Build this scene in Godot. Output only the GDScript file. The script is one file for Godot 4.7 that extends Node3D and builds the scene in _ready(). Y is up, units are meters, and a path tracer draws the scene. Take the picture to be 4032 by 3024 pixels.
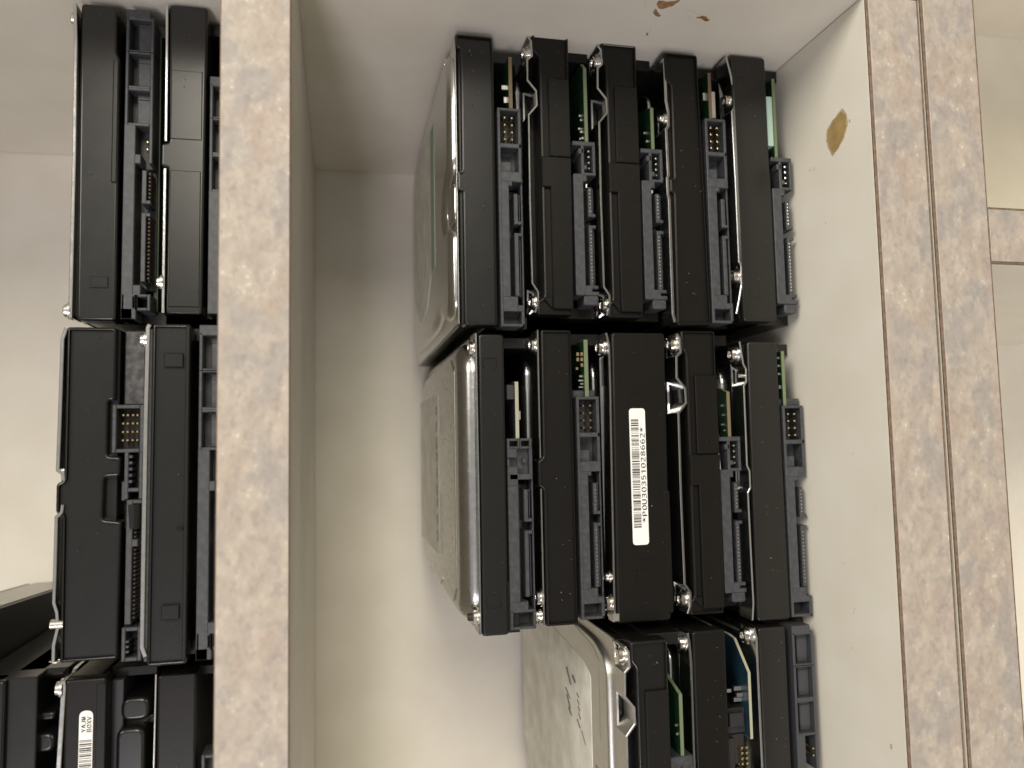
extends Node3D
# All shapes are drawn in millimetres and scaled to metres when a mesh is made.
# A drive is described from its connector end: u = mm from its right side, v = mm above its base, w = mm in front of its connector end.
const S := 0.001
var M := {}
var taken := {}

class Shape:
	var v := PackedVector3Array()
	var n := PackedVector3Array()
	var t := Transform3D.IDENTITY
	func vert(p: Vector3, q: Vector3):
		v.append(t * p * 0.001)
		n.append((t.basis * q).normalized())
	func tri(a: Vector3, b: Vector3, c: Vector3):       # anticlockwise seen from outside
		var q := (b - a).cross(c - a)
		if q.length() < 1e-9: return
		vert(a, q); vert(c, q); vert(b, q)
	func tri_n(a, b, c, na, nb, nc):
		if (b - a).cross(c - a).length() < 1e-9: return
		vert(a, na); vert(c, nc); vert(b, nb)
	func quad(a, b, c, d):
		tri(a, b, c); tri(a, c, d)
	func quad_n(a, b, c, d, na, nb, nc, nd):
		tri_n(a, b, c, na, nb, nc); tri_n(a, c, d, na, nc, nd)
	static func area(p: PackedVector2Array) -> float:
		var s := 0.0
		for i in p.size():
			s += p[i].cross(p[(i + 1) % p.size()])
		return s / 2
	static func outward(p: PackedVector2Array) -> PackedVector2Array:   # mitred outward normals of an anticlockwise outline
		var o := PackedVector2Array()
		var k := p.size()
		for i in k:
			var e := (p[i] - p[(i + k - 1) % k]).normalized()
			var f := (p[(i + 1) % k] - p[i]).normalized()
			var a := Vector2(e.y, -e.x)
			var b := Vector2(f.y, -f.x)
			o.append((a + b) / maxf(1.0 + a.dot(b), 0.35))
		return o
	func cap(p: PackedVector2Array, z: float, up: bool):
		var ix := Geometry2D.triangulate_polygon(p)
		for i in range(0, ix.size(), 3):
			var a := p[ix[i]]
			var b := p[ix[i + 1]]
			var c := p[ix[i + 2]]
			if ((b - a).cross(c - a) > 0) != up:
				var x := b
				b = c
				c = x
			tri(Vector3(a.x, a.y, z), Vector3(b.x, b.y, z), Vector3(c.x, c.y, z))
	func prism(q: PackedVector2Array, zf: float, zb: float, bev := 0.25):   # extruded along z, front rim chamfered
		var p := q.duplicate()
		if area(p) < 0: p.reverse()
		var o := outward(p)
		var f := PackedVector2Array()
		for i in p.size(): f.append(p[i] - o[i] * bev)
		var k := p.size()
		for i in k:
			var j := (i + 1) % k
			var a := p[i]
			var b := p[j]
			if bev > 0:
				quad(Vector3(a.x, a.y, zf - bev), Vector3(b.x, b.y, zf - bev), Vector3(f[j].x, f[j].y, zf), Vector3(f[i].x, f[i].y, zf))
			quad(Vector3(a.x, a.y, zb), Vector3(b.x, b.y, zb), Vector3(b.x, b.y, zf - bev), Vector3(a.x, a.y, zf - bev))
		cap(f, zf, true)
		cap(p, zb, false)
	func pillow(q: PackedVector2Array, z0: float, h: float, r: float, steps := 6):   # a plate raised h with a rim rounded over r
		var p := q.duplicate()
		if area(p) < 0: p.reverse()
		var o := outward(p)
		var k := p.size()
		for s in steps:
			var a0 := PI / 2 * s / steps
			var a1 := PI / 2 * (s + 1) / steps
			for i in k:
				var j := (i + 1) % k
				var pt := func(m: int, a: float): return Vector3(p[m].x - o[m].x * r * (1 - cos(a)), p[m].y - o[m].y * r * (1 - cos(a)), z0 + h * sin(a))
				var nn := func(m: int, a: float): return Vector3(o[m].normalized().x * cos(a) * h, o[m].normalized().y * cos(a) * h, sin(a) * r)
				quad_n(pt.call(i, a0), pt.call(j, a0), pt.call(j, a1), pt.call(i, a1), nn.call(i, a0), nn.call(j, a0), nn.call(j, a1), nn.call(i, a1))
		var f := PackedVector2Array()
		for i in k: f.append(p[i] - o[i] * r)
		cap(f, z0 + h, true)
	func lathe(prof: Array, at: Vector3, segs := 18):   # profile [r, h, r, h ...] from the axis outwards and down, about y
		for i in range(0, prof.size() - 2, 2):
			var r0: float = prof[i]
			var h0: float = prof[i + 1]
			var r1: float = prof[i + 2]
			var h1: float = prof[i + 3]
			for s in segs:
				var a := TAU * s / segs
				var b := TAU * (s + 1) / segs
				var d := Vector3(cos(a), 0, sin(a))
				var e := Vector3(cos(b), 0, sin(b))
				var na := d * (h0 - h1) + Vector3.UP * (r1 - r0)
				var nb := e * (h0 - h1) + Vector3.UP * (r1 - r0)
				quad_n(at + d * r0 + Vector3.UP * h0, at + e * r0 + Vector3.UP * h0, at + e * r1 + Vector3.UP * h1, at + d * r1 + Vector3.UP * h1, na, nb, nb, na)
	func mesh(m: Material) -> ArrayMesh:
		var a := []
		a.resize(Mesh.ARRAY_MAX)
		a[Mesh.ARRAY_VERTEX] = v
		a[Mesh.ARRAY_NORMAL] = n
		var o := ArrayMesh.new()
		o.add_surface_from_arrays(Mesh.PRIMITIVE_TRIANGLES, a)
		o.surface_set_material(0, m)
		return o

# ---------- helpers
func numbered(called: String) -> String:
	taken[called] = taken.get(called, -1) + 1
	return called if taken[called] == 0 else "%s_%03d" % [called, taken[called]]

func obj(called: String, s: Shape, m: Material, parent: Node = self) -> MeshInstance3D:
	var o := MeshInstance3D.new()
	o.name = numbered(called) if parent == self else called
	o.mesh = s.mesh(m)
	parent.add_child(o, true)
	return o

func tag(o: Node, label: String, category: String, group := ""):
	o.set_meta("label", label)
	o.set_meta("category", category)
	if group: o.set_meta("group", group)

func struct(o: Node):
	o.set_meta("kind", "structure")

func fr(a: Array) -> PackedVector2Array:      # flat list of u, v -> outline in the drive's own x, y
	var p := PackedVector2Array()
	for i in range(0, a.size(), 2): p.append(Vector2(50.8 - a[i], a[i + 1]))
	return p

func tp(a: Array) -> PackedVector2Array:      # flat list of u, w -> outline seen from above (x, -z)
	var p := PackedVector2Array()
	for i in range(0, a.size(), 2): p.append(Vector2(50.8 - a[i], -(73.5 + a[i + 1])))
	return p

func xy(a: Array) -> PackedVector2Array:
	var p := PackedVector2Array()
	for i in range(0, a.size(), 2): p.append(Vector2(a[i], a[i + 1]))
	return p

func rnd(p: PackedVector2Array, r: float, segs := 4) -> PackedVector2Array:   # corners rounded
	var o := PackedVector2Array()
	var k := p.size()
	for i in k:
		var a := p[(i + k - 1) % k]
		var b := p[i]
		var c := p[(i + 1) % k]
		var d := minf(r, minf((a - b).length(), (c - b).length()) * 0.48)
		var p0 := b + (a - b).normalized() * d
		var p1 := b + (c - b).normalized() * d
		for s in segs + 1:
			var x := float(s) / segs
			o.append(p0.lerp(b, x).lerp(b.lerp(p1, x), x))
	return o

func up_axis() -> Transform3D:                # outline x, y lies in x, -z and is raised along y
	return Transform3D(Basis(Vector3(1, 0, 0), Vector3(0, 0, -1), Vector3(0, 1, 0)), Vector3.ZERO)

func rect(u0, v0, u1, v1) -> PackedVector2Array:
	return fr([u0, v0, u1, v0, u1, v1, u0, v1])

func bx(s: Shape, u0, u1, v0, v1, w0 = 0.0, w1 = -9.0, bev = 0.22):
	s.prism(rect(u0, v0, u1, v1), 73.5 + w0, 73.5 + w1, bev)

func wbox(s: Shape, x0, x1, y0, y1, z0, z1, bev = 0.0):
	s.prism(xy([x0, y0, x1, y0, x1, y1, x0, y1]), z1, z0, bev)

func sheet(prof: Array, t: float) -> PackedVector2Array:   # a bent strip of thickness t under the line u, v ...
	var p := fr(prof)
	var q := PackedVector2Array()
	for i in p.size():
		var e := (p[i] - p[maxi(i - 1, 0)]).normalized() if i > 0 else (p[1] - p[0]).normalized()
		var f := (p[mini(i + 1, p.size() - 1)] - p[i]).normalized() if i < p.size() - 1 else e
		var a := Vector2(-e.y, e.x)
		var b := Vector2(-f.y, f.x)
		var m := (a + b) / maxf(1.0 + a.dot(b), 0.4)
		if m.y > 0: m = -m
		q.append(p[i] + m * t)
	q.reverse()
	p.append_array(q)
	return p

# ---------- materials
func lin(r: float, g: float, b: float) -> Color:
	return Color(r, g, b).linear_to_srgb()

func noise_map(freq: float, bump: float, oct := 3, size := 256, seed_ := 1) -> NoiseTexture2D:
	var f := FastNoiseLite.new()
	f.seed = seed_
	f.frequency = freq
	f.fractal_octaves = oct
	var t := NoiseTexture2D.new()
	t.noise = f
	t.width = size
	t.height = size
	t.seamless = true
	if bump > 0:
		t.as_normal_map = true
		t.bump_strength = bump
	return t

func ramp_map(freq: float, cols: Array, oct := 4, size := 512, seed_ := 3) -> NoiseTexture2D:
	var t := noise_map(freq, 0, oct, size, seed_)
	var g := Gradient.new()
	g.offsets = PackedFloat32Array(range(cols.size()).map(func(i): return float(i) / (cols.size() - 1)))
	g.colors = PackedColorArray(cols)
	t.color_ramp = g
	return t

func mat(c: Color, rough: float, metal := 0.0, spec := 0.5) -> StandardMaterial3D:
	var m := StandardMaterial3D.new()
	m.albedo_color = c
	m.roughness = rough
	m.metallic = metal
	m.metallic_specular = spec
	return m

func tri_map(m: StandardMaterial3D, scale_: float, world := false):
	m.uv1_triplanar = true
	m.uv1_world_triplanar = world
	m.uv1_scale = Vector3.ONE * scale_

func laminate_image() -> Image:
	# stone-pattern laminate: cream ground with pinkish and bluish clouds, small mottles and pale flecks
	var w := 768
	var im := Image.create(w, w, false, Image.FORMAT_RGB8)
	var ns := []
	for k in 5:
		var f := FastNoiseLite.new()
		f.seed = 40 + k
		f.noise_type = FastNoiseLite.TYPE_SIMPLEX
		f.frequency = [0.0085, 0.0075, 0.030, 0.11, 0.055][k]
		f.fractal_octaves = [3, 3, 4, 2, 3][k]
		f.domain_warp_enabled = k == 2
		f.domain_warp_amplitude = 14
		f.domain_warp_frequency = 0.03
		ns.append(f.get_seamless_image(w, w, false, false, 0.1))
	var base := Color(0.735, 0.705, 0.660)
	var blue := Color(0.660, 0.650, 0.640)
	var pink := Color(0.730, 0.678, 0.626)
	var cream := Color(0.765, 0.735, 0.680)
	for y in w:
		for x in w:
			var a: float = ns[0].get_pixel(x, y).r
			var b: float = ns[1].get_pixel(x, y).r
			var c: float = ns[2].get_pixel(x, y).r
			var d: float = ns[3].get_pixel(x, y).r
			var e: float = ns[4].get_pixel(x, y).r
			var col := base.lerp(blue, smoothstep(0.46, 0.68, a) * (0.65 + 0.6 * (c - 0.3)))
			col = col.lerp(pink, smoothstep(0.52, 0.74, b) * 0.7)
			col = col.lerp(base, 0.08).lerp(cream, smoothstep(0.52, 0.72, c) * 0.55)
			col = col.lerp(blue * 0.93, smoothstep(0.60, 0.76, e) * 0.30)
			col = col * (1.0 + (d - 0.5) * 0.055 + (c - 0.5) * 0.07) * Color(0.905, 0.885, 0.868)
			col = col.lerp(Color(0.82, 0.79, 0.74), smoothstep(0.80, 0.90, d * 0.6 + c * 0.4) * 0.8)
			im.set_pixel(x, y, col)
	return im

func make_materials():
	var fine := noise_map(0.09, 1.2, 4, 256, 5)
	var grain := noise_map(0.25, 2.0, 2, 256, 6)
	M.black = mat(lin(0.0090, 0.0087, 0.0076), 0.26, 0.0, 0.48)
	M.black.normal_enabled = true
	M.black.normal_texture = grain
	M.black.normal_scale = 0.012
	M.black.roughness_texture = ramp_map(0.012, [Color(0.9, 0.9, 0.9), Color(1, 1, 1)], 4, 256, 8)
	tri_map(M.black, 40.0)
	M.black_b = M.black.duplicate()
	M.black_b.albedo_color = lin(0.0080, 0.0073, 0.0061)
	M.black_b.roughness = 0.34
	M.black_b.metallic_specular = 0.34
	M.steel = mat(lin(0.54, 0.54, 0.525), 0.24, 1.0)
	M.steel.normal_enabled = true
	M.steel.normal_texture = fine
	M.steel.normal_scale = 0.05
	M.steel.roughness_texture = ramp_map(0.04, [Color(0.7, 0.7, 0.7), Color(1, 1, 1)], 4, 256, 9)
	tri_map(M.steel, 25.0)
	M.dull_steel = M.steel.duplicate()
	M.dull_steel.albedo_color = lin(0.54, 0.53, 0.50)
	M.dull_steel.roughness = 0.46
	M.grey_steel = M.steel.duplicate()
	M.grey_steel.albedo_color = lin(0.42, 0.42, 0.41)
	M.grey_steel.roughness = 0.30
	M.screw = mat(lin(0.74, 0.71, 0.65), 0.22, 1.0)
	M.cast = mat(lin(0.50, 0.49, 0.46), 0.4, 0.9)
	M.cast.normal_enabled = true
	M.cast.normal_texture = grain
	M.cast.normal_scale = 0.08
	tri_map(M.cast, 45.0)
	M.grey = mat(lin(0.056, 0.059, 0.064), 0.48)
	M.grey.albedo_texture = ramp_map(0.022, [Color(0.72, 0.72, 0.72), Color(1, 1, 1)], 5, 256, 11)
	tri_map(M.grey, 60.0)
	M.dark_grey = mat(lin(0.040, 0.042, 0.046), 0.5)
	M.shield = mat(lin(0.095, 0.094, 0.095), 0.55, 0.4)
	M.shield.albedo_texture = ramp_map(0.03, [Color(0.5, 0.5, 0.5), Color(1, 1, 1)], 4, 256, 31)
	tri_map(M.shield, 40.0)
	M.charcoal = mat(lin(0.020, 0.020, 0.023), 0.5)
	M.green = mat(lin(0.009, 0.048, 0.018), 0.42)
	M.green.albedo_texture = ramp_map(0.06, [Color(0.35, 0.45, 0.4), Color(1, 1, 1)], 3, 256, 12)
	tri_map(M.green, 45.0)
	M.blue = mat(lin(0.008, 0.026, 0.040), 0.4)
	M.green_rim = mat(lin(0.125, 0.155, 0.08), 0.6)
	M.pale_rim = mat(lin(0.32, 0.32, 0.22), 0.6)
	M.tan_rim = mat(lin(0.15, 0.105, 0.05), 0.6)
	M.contact = mat(lin(0.055, 0.042, 0.030), 0.35, 0.6)
	M.brown_rim = mat(lin(0.12, 0.07, 0.04), 0.6)
	M.gold = mat(lin(0.74, 0.60, 0.36), 0.25, 1.0)
	M.tin = mat(lin(0.75, 0.73, 0.66), 0.28, 1.0)
	M.dust = mat(lin(0.14, 0.135, 0.12), 0.9)
	M.chip = mat(lin(0.012, 0.012, 0.012), 0.5)
	M.seafoam = mat(lin(0.36, 0.50, 0.41), 0.7)
	M.seafoam.normal_enabled = true
	M.seafoam.normal_texture = grain
	tri_map(M.seafoam, 60.0)
	M.paper = mat(lin(0.78, 0.77, 0.72), 0.55)
	M.aged = mat(lin(0.86, 0.85, 0.79), 0.55)
	M.aged.albedo_texture = ramp_map(0.012, [Color(0.86, 0.855, 0.84), Color(1, 1, 1)], 4, 256, 14)
	tri_map(M.aged, 20.0)
	M.ink = mat(lin(0.012, 0.012, 0.014), 0.6)
	M.faded_ink = mat(lin(0.12, 0.115, 0.13), 0.7)
	M.label_green = mat(lin(0.32, 0.39, 0.29), 0.6)
	# melamine board: warm white with a faint pebble
	M.melamine = mat(lin(0.78, 0.745, 0.65), 0.42, 0.0, 0.45)
	M.melamine.normal_enabled = true
	M.melamine.normal_texture = noise_map(0.2, 1.0, 3, 256, 21)
	M.melamine.normal_scale = 0.035
	M.melamine.albedo_texture = ramp_map(0.008, [Color(0.965, 0.96, 0.95), Color(1, 1, 1)], 4, 512, 22)
	tri_map(M.melamine, 6.0, true)
	M.laminate = mat(Color(1, 1, 1), 0.5, 0.0, 0.45)
	M.laminate.albedo_texture = ImageTexture.create_from_image(laminate_image())
	M.laminate.normal_enabled = true
	M.laminate.normal_texture = noise_map(0.12, 2.0, 4, 256, 23)
	M.laminate.normal_scale = 0.25
	tri_map(M.laminate, 4.6, true)
	M.laminate.uv1_scale = Vector3(4.0, 5.0, 5.0)
	M.backing = mat(lin(0.25, 0.18, 0.125), 0.65)
	M.backing.albedo_texture = ramp_map(0.05, [Color(0.65, 0.62, 0.58), Color(1, 1, 1)], 4, 256, 24)
	tri_map(M.backing, 30.0, true)
	M.carpet = mat(lin(0.13, 0.115, 0.095), 0.95)
	M.gap = mat(lin(0.05, 0.043, 0.036), 0.8)
	M.stain = mat(lin(0.38, 0.21, 0.09), 0.45)
	M.stain.albedo_texture = ramp_map(0.03, [Color(0.7, 0.6, 0.5), Color(1.0, 1.0, 1.0)], 4, 256, 25)
	tri_map(M.stain, 60.0, true)
	M.stain_pale = mat(Color(lin(0.55, 0.34, 0.15), 0.72), 0.45)
	M.stain_pale.transparency = BaseMaterial3D.TRANSPARENCY_ALPHA
	M.stain_pale.albedo_texture = M.stain.albedo_texture
	tri_map(M.stain_pale, 45.0, true)
	M.ochre = mat(Color(lin(0.54, 0.37, 0.14), 0.75), 0.2)
	M.ochre.transparency = BaseMaterial3D.TRANSPARENCY_ALPHA
	M.ochre.albedo_texture = ramp_map(0.015, [Color(0.82, 0.8, 0.76), Color(1, 1, 1)], 3, 256, 26)
	tri_map(M.ochre, 30.0, true)
	M.ochre_pale = mat(Color(lin(0.54, 0.42, 0.22), 0.5), 0.25)
	M.ochre_pale.transparency = BaseMaterial3D.TRANSPARENCY_ALPHA

# ---------- the drive and its pieces
func drive(label: String, group: String, x: float, y: float, z: float, turn := 0.0) -> Node3D:   # x: right side, y: base, z: connector end
	var o := Node3D.new()
	o.name = numbered("hard_drive")
	o.position = Vector3(x - 50.8, y, z - 73.5) * S
	o.rotation.y = turn
	tag(o, label, "hard drive", group)
	add_child(o, true)
	return o

func body(o: Node3D, outline: PackedVector2Array, floor_v := 12.0, roof := 25.6, m: Material = null, rails := true, extra = null) -> MeshInstance3D:
	var s := Shape.new()
	s.prism(outline, 72.5, 67.0, 0.0)
	s.pillow(outline, 72.5, 1.0, 0.9, 4)
	s.prism(rnd(rect(1.0, floor_v + 1.2, 100.6, roof), 1.5), 71.0, -73.5, 0.3)
	if rails:
		bx(s, 0.3, 4.5, 0.4, floor_v + 3.0, -9.5, -147.0)
		bx(s, 97.1, 101.3, 0.4, floor_v + 3.0, -9.5, -147.0)
	if extra != null: extra.call(s)
	var made := obj("body", s, m if m else M.black, o)
	var g := RandomNumberGenerator.new()
	g.seed = int(o.position.x * 7000) + int(o.position.y * 90000)
	var d := Shape.new()
	for i in 11:
		var u := g.randf_range(3, 98)
		var v := g.randf_range(floor_v + 2.2, roof - 4.0)
		var a := g.randf_range(0.04, 0.10) * (1.0 if g.randf() < 0.85 else 1.8)
		d.prism(fr([u - a, v, u, v + a * g.randf_range(0.6, 1.6), u + a * g.randf_range(0.6, 2.4), v, u, v - a]), 74.22, 73.0, 0.02)
	obj("dust", d, M.dust, o).set_meta("kind", "stuff")
	return made

func cover(o: Node3D, prof: Array, plate_v: float, t := 0.85, w0 := -0.3, m: Material = null, mound: Array = [], mh := 2.4, mr := 2.2) -> MeshInstance3D:
	var s := Shape.new()
	s.prism(sheet(prof, t), 73.5 + w0, 73.5 - 9.0, 0.18)
	s.t = up_axis()
	s.prism(rnd(tp([0.8, -8.6, 100.8, -8.6, 100.8, -146.0, 0.8, -146.0]), 5.0), plate_v, plate_v - t, 0.15)
	if mound.size(): s.pillow(rnd(tp(mound), 7.0, 6), plate_v, mh, mr)
	return obj("cover_plate", s, m if m else M.steel, o)

func screw(o: Node3D, u: float, v: float, w: float, r := 2.4, h := 1.7):
	var s := Shape.new()
	s.lathe([0.0, h - 0.9, r * 0.42, h - 0.9, r * 0.50, h, r * 0.86, h, r, h - 0.3, r, 0.45, r + 0.8, 0.4, r + 0.8, -0.4], Vector3(50.8 - u, v, 73.5 + w))
	obj("screw", s, M.screw, o)

func board(o: Node3D, outline: Array, v: float, rim: Material, face: Material, t := 1.2) -> MeshInstance3D:
	# the rim is its own part: it is the bare laminate of the cut edge
	var s := Shape.new()
	s.t = up_axis()
	s.prism(tp(outline), v, v - t, 0.0)
	var b := obj("circuit_board", s, rim, o)
	var f := Shape.new()
	f.t = up_axis()
	var p := tp(outline)
	if Shape.area(p) < 0: p.reverse()
	var k := Shape.outward(p)
	var q := PackedVector2Array()
	for i in p.size(): q.append(p[i] - k[i] * 0.12)
	f.prism(q, v + 0.08, v - 0.3, 0.0)
	f.prism(q, v - 0.5, v - t - 0.08, 0.0)
	obj("solder_mask", f, face, b)
	return b

func crumbs(o: Node3D, m: Material, boxes: Array, called := "component"):   # small parts soldered on the board: u, v, w, du, dv, dw ...
	for i in range(0, boxes.size(), 6):
		var s := Shape.new()
		bx(s, boxes[i], boxes[i] + boxes[i + 3], boxes[i + 1], boxes[i + 1] + boxes[i + 4], boxes[i + 2], boxes[i + 2] - boxes[i + 5], 0.1)
		obj(called, s, m, o)

func pins(o: Node3D, us: Array, vs: Array, m: Material, w0 := -0.8, w1 := -8.0, r := 0.36, called := "contact_pins"):
	var s := Shape.new()
	for u in us:
		for v in vs: bx(s, u - r, u + r, v - r, v + r, w0, w1, r * 0.5)
	var p := obj(called, s, m, o)
	p.set_meta("kind", "stuff")

func tongues(s: Shape, u: float, t: float, b := 5.4):
	# the two L-shaped tongues, data and power; u is where the slot starts, t the top of the housing
	for a in [[u + 1.2, u + 12.0, 1], [u + 15.0, u + 37.0, 0]]:
		bx(s, a[0], a[1], t - b - 1.35, t - b, -0.4, -9.0, 0.18)
		var h: float = a[1] - 1.1 if a[2] == 1 else a[0]
		bx(s, h, h + 1.1, t - b - 2.6, t - b - 1.3, -0.4, -9.0, 0.15)
		bx(s, a[0], a[1], t - b - 2.35, t - b - 1.95, -2.0, -9.0, 0.1)

func slot_dots(o: Node3D, u: float, t: float, b := 5.4):
	var us := []
	for i in 7: us.append(u + 2.3 + i * 1.27)
	for i in 15: us.append(u + 17.4 + i * 1.27)
	pins(o, us, [t - b - 0.7], M.tin, -0.25, -2.0, 0.2, "slot_contacts")

func conn_w(o: Node3D, u: float, t: float, m: Material = null, dots := false, closed := true) -> MeshInstance3D:
	# long grey housing: pin window, empty window, connector slot, square window
	var s := Shape.new()
	var b := t - 8.3
	bx(s, u, u + 76.6, t - 1.0, t)
	for a in [[u, u + 1.0], [u + 12.6, u + 14.2], [u + 22.6, u + 26.2]]: bx(s, a[0], a[1], b, t - 0.8)
	bx(s, u + 0.9, u + 23.0, b, b + 1.05)
	bx(s, u + 1.0, u + 12.8, b + 0.8, t - 0.8, -8.0, -9.5)
	bx(s, u + 14.0, u + 22.8, b + 0.8, t - 0.8, -6.0, -9.5)
	bx(s, u + 18.6, u + 22.8, b + 3.4, t - 0.8, -1.6, -9.5)
	bx(s, u + 26.0, u + 66.4, t - 3.6, t - 0.8)
	bx(s, u + 26.0, u + 27.6, t - 4.8, t - 3.4)
	bx(s, u + 27.0, u + 66.4, b, t - 3.4, -8.2, -9.5)
	bx(s, u + 66.2, u + 71.4, b + 2.2, t - 0.8)
	bx(s, u + 69.2, u + 71.4, b, b + 2.4)
	bx(s, u + 71.2, u + 76.6, b, b + 1.05)
	bx(s, u + 75.6, u + 76.6, b, t - 0.8)
	bx(s, u + 71.0, u + 76.0, b + 0.8, t - 0.8, -6.0, -9.5)
	if closed: bx(s, u + 26.0, u + 71.0, b - 0.3, b + 0.25, -1.4, -9.5, 0.1)
	tongues(s, u + 29.0, t)
	var c := obj("connector", s, m if m else M.grey, o)
	pins(c, [u + 3.1, u + 5.7, u + 8.3, u + 10.9], [t - 2.7, t - 5.3], M.gold)
	if dots: slot_dots(c, u + 29.0, t)
	return c

func conn_s(o: Node3D, u: float, t: float, m: Material = null, dots := true) -> MeshInstance3D:
	# stepped housing: tab, single row of four pins, connector slot, foot
	var s := Shape.new()
	var b := t - 8.4
	bx(s, u, u + 1.6, b, t)
	bx(s, u + 1.4, u + 12.4, t - 4.2, t - 3.1)
	bx(s, u + 2.6, u + 4.6, t - 4.0, t - 3.1 + 0.9)
	bx(s, u + 8.6, u + 10.2, t - 5.2, t - 4.0)
	bx(s, u + 1.4, u + 12.4, b, b + 1.0)
	bx(s, u + 11.4, u + 12.4, b + 0.8, t - 4.0)
	bx(s, u + 1.4, u + 12.0, b + 0.8, t - 4.0, -7.0, -9.5)
	s.prism(rnd(rect(u + 11.9, t - 3.6, u + 55.8, t), 0.5, 2), 73.5, 64.0, 0.22)
	bx(s, u + 12.2, u + 14.6, t - 5.0, t - 3.4)
	bx(s, u + 14.0, u + 52.4, b, t - 3.4, -8.2, -9.5)
	bx(s, u + 52.2, u + 55.8, t - 6.0, t - 3.4)
	bx(s, u + 54.4, u + 55.8, b, t - 5.8)
	bx(s, u + 52.2, u + 53.4, b + 0.2, t - 5.8)
	s.prism(rnd(rect(u + 55.6, b + 0.3, u + 59.2, t - 3.0), 0.7, 2), 73.0, 64.0, 0.3)
	tongues(s, u + 15.4, t)
	var c := obj("connector", s, m if m else M.grey, o)
	pins(c, [u + 3.2, u + 5.3, u + 7.4, u + 9.5], [t - 6.2], M.tin)
	if dots: slot_dots(c, u + 15.4, t)
	return c

func frame(s: Shape, u0, u1, v0, v1, wall := 1.0, deep := -7.5):   # a window in a housing
	bx(s, u0 - wall, u1 + wall, v1, v1 + wall)
	bx(s, u0 - wall, u1 + wall, v0 - wall, v0)
	bx(s, u0 - wall, u0, v0 - 0.01, v1 + 0.01, -0.02)
	bx(s, u1, u1 + wall, v0 - 0.01, v1 + 0.01, -0.02)
	bx(s, u0 - 0.3, u1 + 0.3, v0 - 0.3, v1 + 0.3, deep, -9.0)

func sticker(o: Node3D, outline: PackedVector2Array, m: Material) -> MeshInstance3D:
	var s := Shape.new()
	s.prism(outline, 73.5 + 0.12, 73.0, 0.04)
	return obj("label_sticker", s, m, o)

func bars(o: Node3D, u0: float, u1: float, v0: float, v1: float, seed_: int, unit := 0.14, skew := 0.0):
	var g := RandomNumberGenerator.new()
	g.seed = seed_
	var s := Shape.new()
	var u := u0
	while u < u1:
		var d := unit * (1 if g.randf() < 0.6 else (2 if g.randf() < 0.6 else 3))
		s.prism(rect(u, v0, minf(u + d, u1), v1), 73.5 + 0.16, 73.55, 0.0)
		u += d + unit * (1 if g.randf() < 0.55 else (2 if g.randf() < 0.6 else 3))
	obj("barcode", s, M.ink, o)

func print_text(o: Node3D, text: String, at: Vector3, wide: float, tall: float, m: Material, basis_ := Basis.IDENTITY, font := "Droid Sans Mono"):
	# lettering centred on a point of the thing, given width and height in mm
	var f := SystemFont.new()
	f.font_names = PackedStringArray([font])
	var t := TextMesh.new()
	t.text = text
	t.font = f
	t.font_size = 48
	t.pixel_size = 0.001
	t.depth = 0.0
	t.curve_step = 2.0
	t.material = m
	var b := t.get_aabb()
	var k := Basis.from_scale(Vector3(wide * S / b.size.x, tall * S / b.size.y, 1.0))
	for d in [Vector3(-0.06, -0.04, 0.0), Vector3(0.06, 0.04, 0.004)]:      # struck twice, for the weight of the lettering
		var n := MeshInstance3D.new()
		n.name = "printed_text"
		n.mesh = t
		n.transform = Transform3D(basis_ * k, (at + d) * S - basis_ * k * b.get_center())
		o.add_child(n, true)

# ---------- the cabinet
func melamine_board(called: String, label: String, category: String, x0, x1, y0, y1, z0, z1) -> MeshInstance3D:
	var s := Shape.new()
	wbox(s, x0, x1, y0, y1, z0, z1, 0.2)
	var o := obj(called, s, M.melamine)
	tag(o, label, category)
	return o

func edge_band(o: Node3D, x0, x1, y0, y1, step_ := 0.8):   # laminate strip on its brown backing
	var b := Shape.new()
	wbox(b, x0, x1, y0, y1, 14.0, 14.72, 0.12)
	obj("laminate_backing", b, M.backing, o)
	var s := Shape.new()
	var fx: float = 0.0 if x1 - x0 > y1 - y0 else step_
	var fy: float = step_ if x1 - x0 > y1 - y0 else 0.0
	wbox(s, x0 + fx, x1 - fx, y0 + fy, y1 - fy, 14.1, 15.05, 0.14)
	obj("laminate_strip", s, M.laminate, o)

func blot(parent: Node3D, called: String, pts: Array, m: Material, plane: String, lift: float, seed_ := 1):   # a dried spot, as thin as it is
	var g := RandomNumberGenerator.new()
	g.seed = seed_
	var p := PackedVector2Array()
	var k := pts.size() / 2
	for i in k:
		var a := Vector2(pts[2 * i], pts[2 * i + 1])
		var b := Vector2(pts[(2 * i + 2) % pts.size()], pts[(2 * i + 3) % pts.size()])
		for j in 4:
			p.append(a.lerp(b, j / 4.0) + Vector2(g.randf_range(-0.22, 0.22), g.randf_range(-0.22, 0.22)))
	p = rnd(p, 0.5, 2)
	var s := Shape.new()
	if plane == "panel":     # pts are z, y on the face x = 0, which looks towards -x
		s.t = Transform3D(Basis(Vector3(0, 0, 1), Vector3(0, 1, 0), Vector3(-1, 0, 0)), Vector3(0, 0, 0))
	else:                    # pts are x, z on the shelf top
		s.t = up_axis()
		for i in p.size(): p[i].y = -p[i].y
	s.prism(p, lift, -0.2, 0.02)
	obj(called, s, m, parent)

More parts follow.
